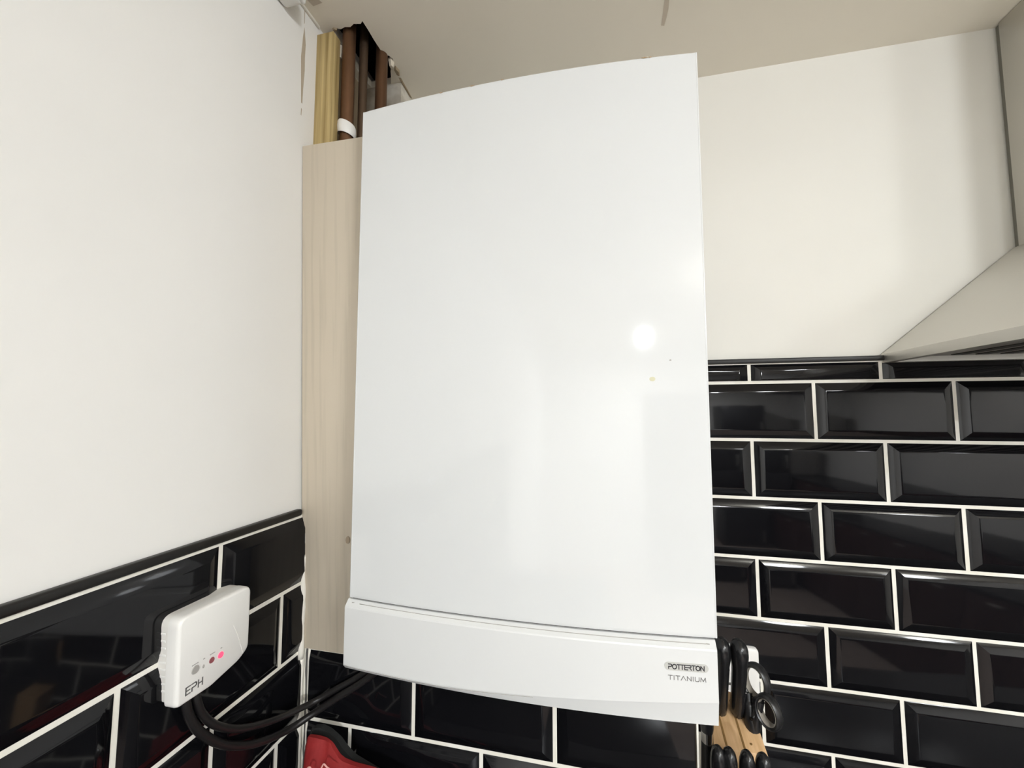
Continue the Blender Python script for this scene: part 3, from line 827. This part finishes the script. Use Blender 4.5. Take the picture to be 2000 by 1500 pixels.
sc = empty('scissors', (-0.170, -0.170, ft(-0.17)))
tag(sc, 'black-handled kitchen scissors in the knife block', 'scissors')
M_INNER = mat('grey_inner_reflection', (0.30, 0.275, 0.235), 0.5)
nrm = Vector((-0.66, -0.74, 0.10)).normalized()
e1 = Vector((0.74, -0.66, 0.0)).normalized()
e2 = nrm.cross(e1); e2 = e2 if e2.z > 0 else -e2
def loop(c, a, b_, tilt, name, sub):
    c = Vector(c)
    ct, st = math.cos(tilt), math.sin(tilt)
    pts = []
    inn = []
    for q in range(40):
        an = 2 * math.pi * q / 40
        u, v = a * math.cos(an), b_ * math.sin(an)
        pts.append(c + e1 * (u * ct - v * st) + e2 * (u * st + v * ct))
        u, v = (a - 0.0028) * math.cos(an), (b_ - 0.0028) * math.sin(an)
        inn.append(c + e1 * (u * ct - v * st) + e2 * (u * st + v * ct))
    o = tube(name, pts, 0.0029, M_BLACKP, sub, 10, True, 0.0078, tuple(nrm))
    tube('loop_reflection', inn, 0.0011, M_INNER, o, 8, True, 0.0066, tuple(nrm))  # paler band paints the reflection on the inside of the black loop
    return o
loop((-0.1625, -0.160, -0.4245), 0.0150, 0.0205, 0.10, 'finger_loop', sc)
loop((-0.1560, -0.182, -0.4480), 0.0128, 0.0180, 0.30, 'finger_loop', sc)
tube('shank', catmull([(-0.1730, -0.1600, -0.440), (-0.1735, -0.1640, -0.452), (-0.1735, -0.1680, -0.466), (-0.1720, -0.1700, ft(-0.17) - 0.006)], 6), [0.0055] * 6 + [0.0075] * 6 + [0.0085] * 7, M_BLACKP, sc, 12)
tube('shank', catmull([(-0.1640, -0.1740, -0.440), (-0.1665, -0.1735, -0.452), (-0.1690, -0.1720, -0.468), (-0.1700, -0.1710, ft(-0.17) - 0.004)], 6), 0.0066, M_BLACKP, sc, 12)
tube('pivot_screw', [(-0.1745, -0.1760, -0.4630), (-0.1760, -0.1790, -0.4625)], 0.0022, M_BOLSTER, sc, 10)

# ------------------------------------------------------------------ red and black bag on the worktop corner
bag = empty('fabric_bag', (-0.70, -0.30, ZW))
tag(bag, 'red bag with black back standing in the tiled corner', 'bag')
def lerp_prof(prof, x):
    if x <= prof[0][0]: return prof[0][1]
    for (x0, z0), (x1, z1) in zip(prof[:-1], prof[1:]):
        if x <= x1: return z0 + (z1 - z0) * (x - x0) / (x1 - x0)
    return prof[-1][1]
def slab(name, prof, xa, xb, yf, yb, fold, mt, nx=56, nz=16, parent=bag):
    bm = bmesh.new(); F_, B_ = [], []
    for i in range(nx + 1):
        x = xa + (xb - xa) * i / nx
        zt = lerp_prof(prof, x)
        fr, br = [], []
        for j in range(nz + 1):
            v = j / nz
            z = ZW + 0.001 + (zt - ZW - 0.001) * v
            bul = math.sin(math.pi * min(1, (1 - v) * 1.6 + 0.02)) ** 0.6 if v > 0.4 else 1.0
            edge = math.sin(math.pi * min(1.0, max(0.0, (i / nx)))) ** 0.4
            fo = fold(x, z, v)
            lean = -0.010 * (1 - v)
            fr.append(bm.verts.new((x - 0.014 * (1 - v), yf + lean - (0.010 * bul + fo) * edge * (1 if v < 0.999 else 0.3), z)))
            br.append(bm.verts.new((x - 0.014 * (1 - v), yb, z)))
        F_.append(fr); B_.append(br)
    for i in range(nx):
        for j in range(nz):
            bm.faces.new((F_[i][j], F_[i + 1][j], F_[i + 1][j + 1], F_[i][j + 1]))
            bm.faces.new((B_[i][j], B_[i][j + 1], B_[i + 1][j + 1], B_[i + 1][j]))
        bm.faces.new((F_[i][nz], F_[i + 1][nz], B_[i + 1][nz], B_[i][nz]))
        bm.faces.new((F_[i][0], B_[i][0], B_[i + 1][0], F_[i + 1][0]))
    for j in range(nz):
        bm.faces.new((F_[0][j], F_[0][j + 1], B_[0][j + 1], B_[0][j]))
        bm.faces.new((F_[nx][j], B_[nx][j], B_[nx][j + 1], F_[nx][j + 1]))
    return bm_obj(name, bm, mt, parent, True, 60)
_bf = lambda L_, f: [(-0.3674 + (x + 0.3674) * f, -0.0533 + (z + 0.0533) * f) for x, z in L_]
redp = _bf([(-0.7609, -0.5012), (-0.7574, -0.4889), (-0.744, -0.4880), (-0.7314, -0.4889), (-0.7219, -0.4933), (-0.7107, -0.506), (-0.703, -0.5096), (-0.6893, -0.5120), (-0.6595, -0.5133), (-0.6232, -0.5238), (-0.57, -0.56)], 1.028)
def fold_r(x, z, v):
    c_ = -0.7285 - 0.35 * (-0.49 - z)
    return -0.006 * math.exp(-((x - c_) / 0.0022) ** 2) + 0.004 * math.exp(-((x - c_ - 0.006) / 0.005) ** 2) + 0.003 * math.sin(70 * x + 25 * z) + 0.0025 * math.sin(150 * x - 40 * z)
slab('front_panel', redp, redp[0][0], redp[-1][0], -0.288, -0.283, fold_r, M_RED)
blkp = _bf([(-0.7714, -0.5097), (-0.7690, -0.4975), (-0.7571, -0.4945), (-0.7431, -0.4983), (-0.7282, -0.5065), (-0.715, -0.5189), (-0.7038, -0.5262), (-0.6802, -0.5338), (-0.642, -0.5461), (-0.58, -0.575)], 1.016)
slab('back_panel', blkp, blkp[0][0], blkp[-1][0], -0.270, -0.262, lambda x, z, v: 0.002 * math.sin(60 * x), M_BLKF)
for pts in ([(-0.7520, -0.311, -0.5260), (-0.7490, -0.3115, -0.5195), (-0.7452, -0.3115, -0.5172), (-0.7428, -0.3115, -0.5200), (-0.7440, -0.311, -0.5260)],
            [(-0.7300, -0.3120, -0.5225), (-0.7275, -0.3125, -0.5150), (-0.7243, -0.3120, -0.5092), (-0.7205, -0.3115, -0.5120), (-0.7160, -0.3115, -0.5140), (-0.7090, -0.3115, -0.5160)]):
    tag(tube('printed_line', catmull(pts, 5), 0.0010, M_PINK, bag, 6), 'pale printed scroll line')

# ------------------------------------------------------------------ ceiling lamps and the room behind the camera
def lamp(x, y, drop, r_, es, label):
    t = empty('ceiling_lamp', (x, y, ZC))
    tag(t, label, 'lamp')
    tube('lamp_cap', [(x, y, ZC - 0.0005), (x, y, ZC - 0.02), (x, y, ZC - 0.028)], [0.05, 0.05, 0.03], M_PLASTIC, t, 24)
    tube('lamp_stem', [(x, y, ZC - 0.028), (x, y, ZC - drop + r_ * 0.9)], 0.012, M_PLASTIC, t, 12)
    md = mat('lamp_globe_glass', (0.9, 0.9, 0.9), 0.4, emit=LAMP_COL, es=es)
    bm = bmesh.new()
    bmesh.ops.create_uvsphere(bm, u_segments=24, v_segments=14, radius=r_, matrix=Matrix.Translation((x, y, ZC - drop)))
    bm_obj('lamp_globe', bm, md, t, True)
for a in GLOBES: lamp(*a)
def disc_lamp(x, y, r_, watts, label):
    t = empty('ceiling_lamp', (x, y, ZC))
    tag(t, label, 'lamp')
    tube('lamp_base', [(x, y, ZC - 0.0005), (x, y, ZC - 0.018)], r_ * 1.12, M_PLASTIC, t, 32)
    md = bpy.data.materials.get('lamp_diffuser') or mat('lamp_diffuser', (0.9, 0.9, 0.9), 0.4, emit=LAMP_COL, es=4.0)
    tube('lamp_diffuser', [(x, y, ZC - 0.0185), (x, y, ZC - 0.026), (x, y, ZC - 0.030)], [r_, r_, r_ * 0.9], md, t, 32)
    ld = bpy.data.lights.new('lamp_light', 'AREA')
    ld.shape = 'DISK'; ld.size = 2 * r_; ld.energy = watts; ld.color = LAMP_COL
    lo = bpy.data.objects.new('lamp_light', ld)
    COL.objects.link(lo)
    lo.location = (x, y, ZC - 0.034)
for a in DISCS: disc_lamp(*a)

# unseen base units and tall fridge, added to put dark shapes in tile reflections
for i in range(5):
    y1 = -1.15 - i * 0.60
    u = empty('unseen_base_unit', (1.70, y1 - 0.3, ZF))
    tag(u, 'added dark red-brown base unit, out of view, under the right-hand worktop, number %s from the hob wall' % ('one', 'two', 'three', 'four', 'five')[i], 'cabinet', 'added base units along the right wall')
    box('carcass', 1.42, 1.985, y1 - 0.598, y1 - 0.002, ZF + 0.12, ZW - 0.04, M_UNIT, u)
    d_ = box('door', 1.400, 1.4195, y1 - 0.596, y1 - 0.004, ZF + 0.13, ZW - 0.045, M_UNIT, u, 0.002)
    box('handle', 1.375, 1.399, y1 - 0.36, y1 - 0.24, ZW - 0.115, ZW - 0.10, M_STEEL, d_, 0.004)
    box('plinth', 1.46, 1.99, y1 - 0.598, y1 - 0.002, ZF, ZF + 0.119, M_UNIT, u)
tag(box('worktop', 1.385, 1.985, -4.16, -1.14, ZW - 0.039, ZW, M_WORK, None, 0.004), 'added dark worktop, out of view, along the right-hand wall', 'worktop')
fr = empty('unseen_fridge', (0.98, -4.0, ZF))
tag(fr, 'added tall dark fridge, out of view, against the rear wall', 'fridge')
box('cabinet', 0.66, 1.30, -4.29, -3.68, ZF + 0.03, 0.12, M_UNIT2, fr, 0.006)
for z0, z1 in ((ZF + 0.05, -0.70), (-0.69, 0.11)):
    d_ = box('door', 0.665, 1.295, -3.678, -3.63, z0, z1, M_UNIT2, fr, 0.008)
    box('handle', 1.22, 1.245, -3.628, -3.59, z0 + 0.1, z0 + 0.4, M_STEEL, d_, 0.005)
box('foot_rail', 0.68, 1.28, -4.27, -3.70, ZF, ZF + 0.029, M_UNIT2, fr)
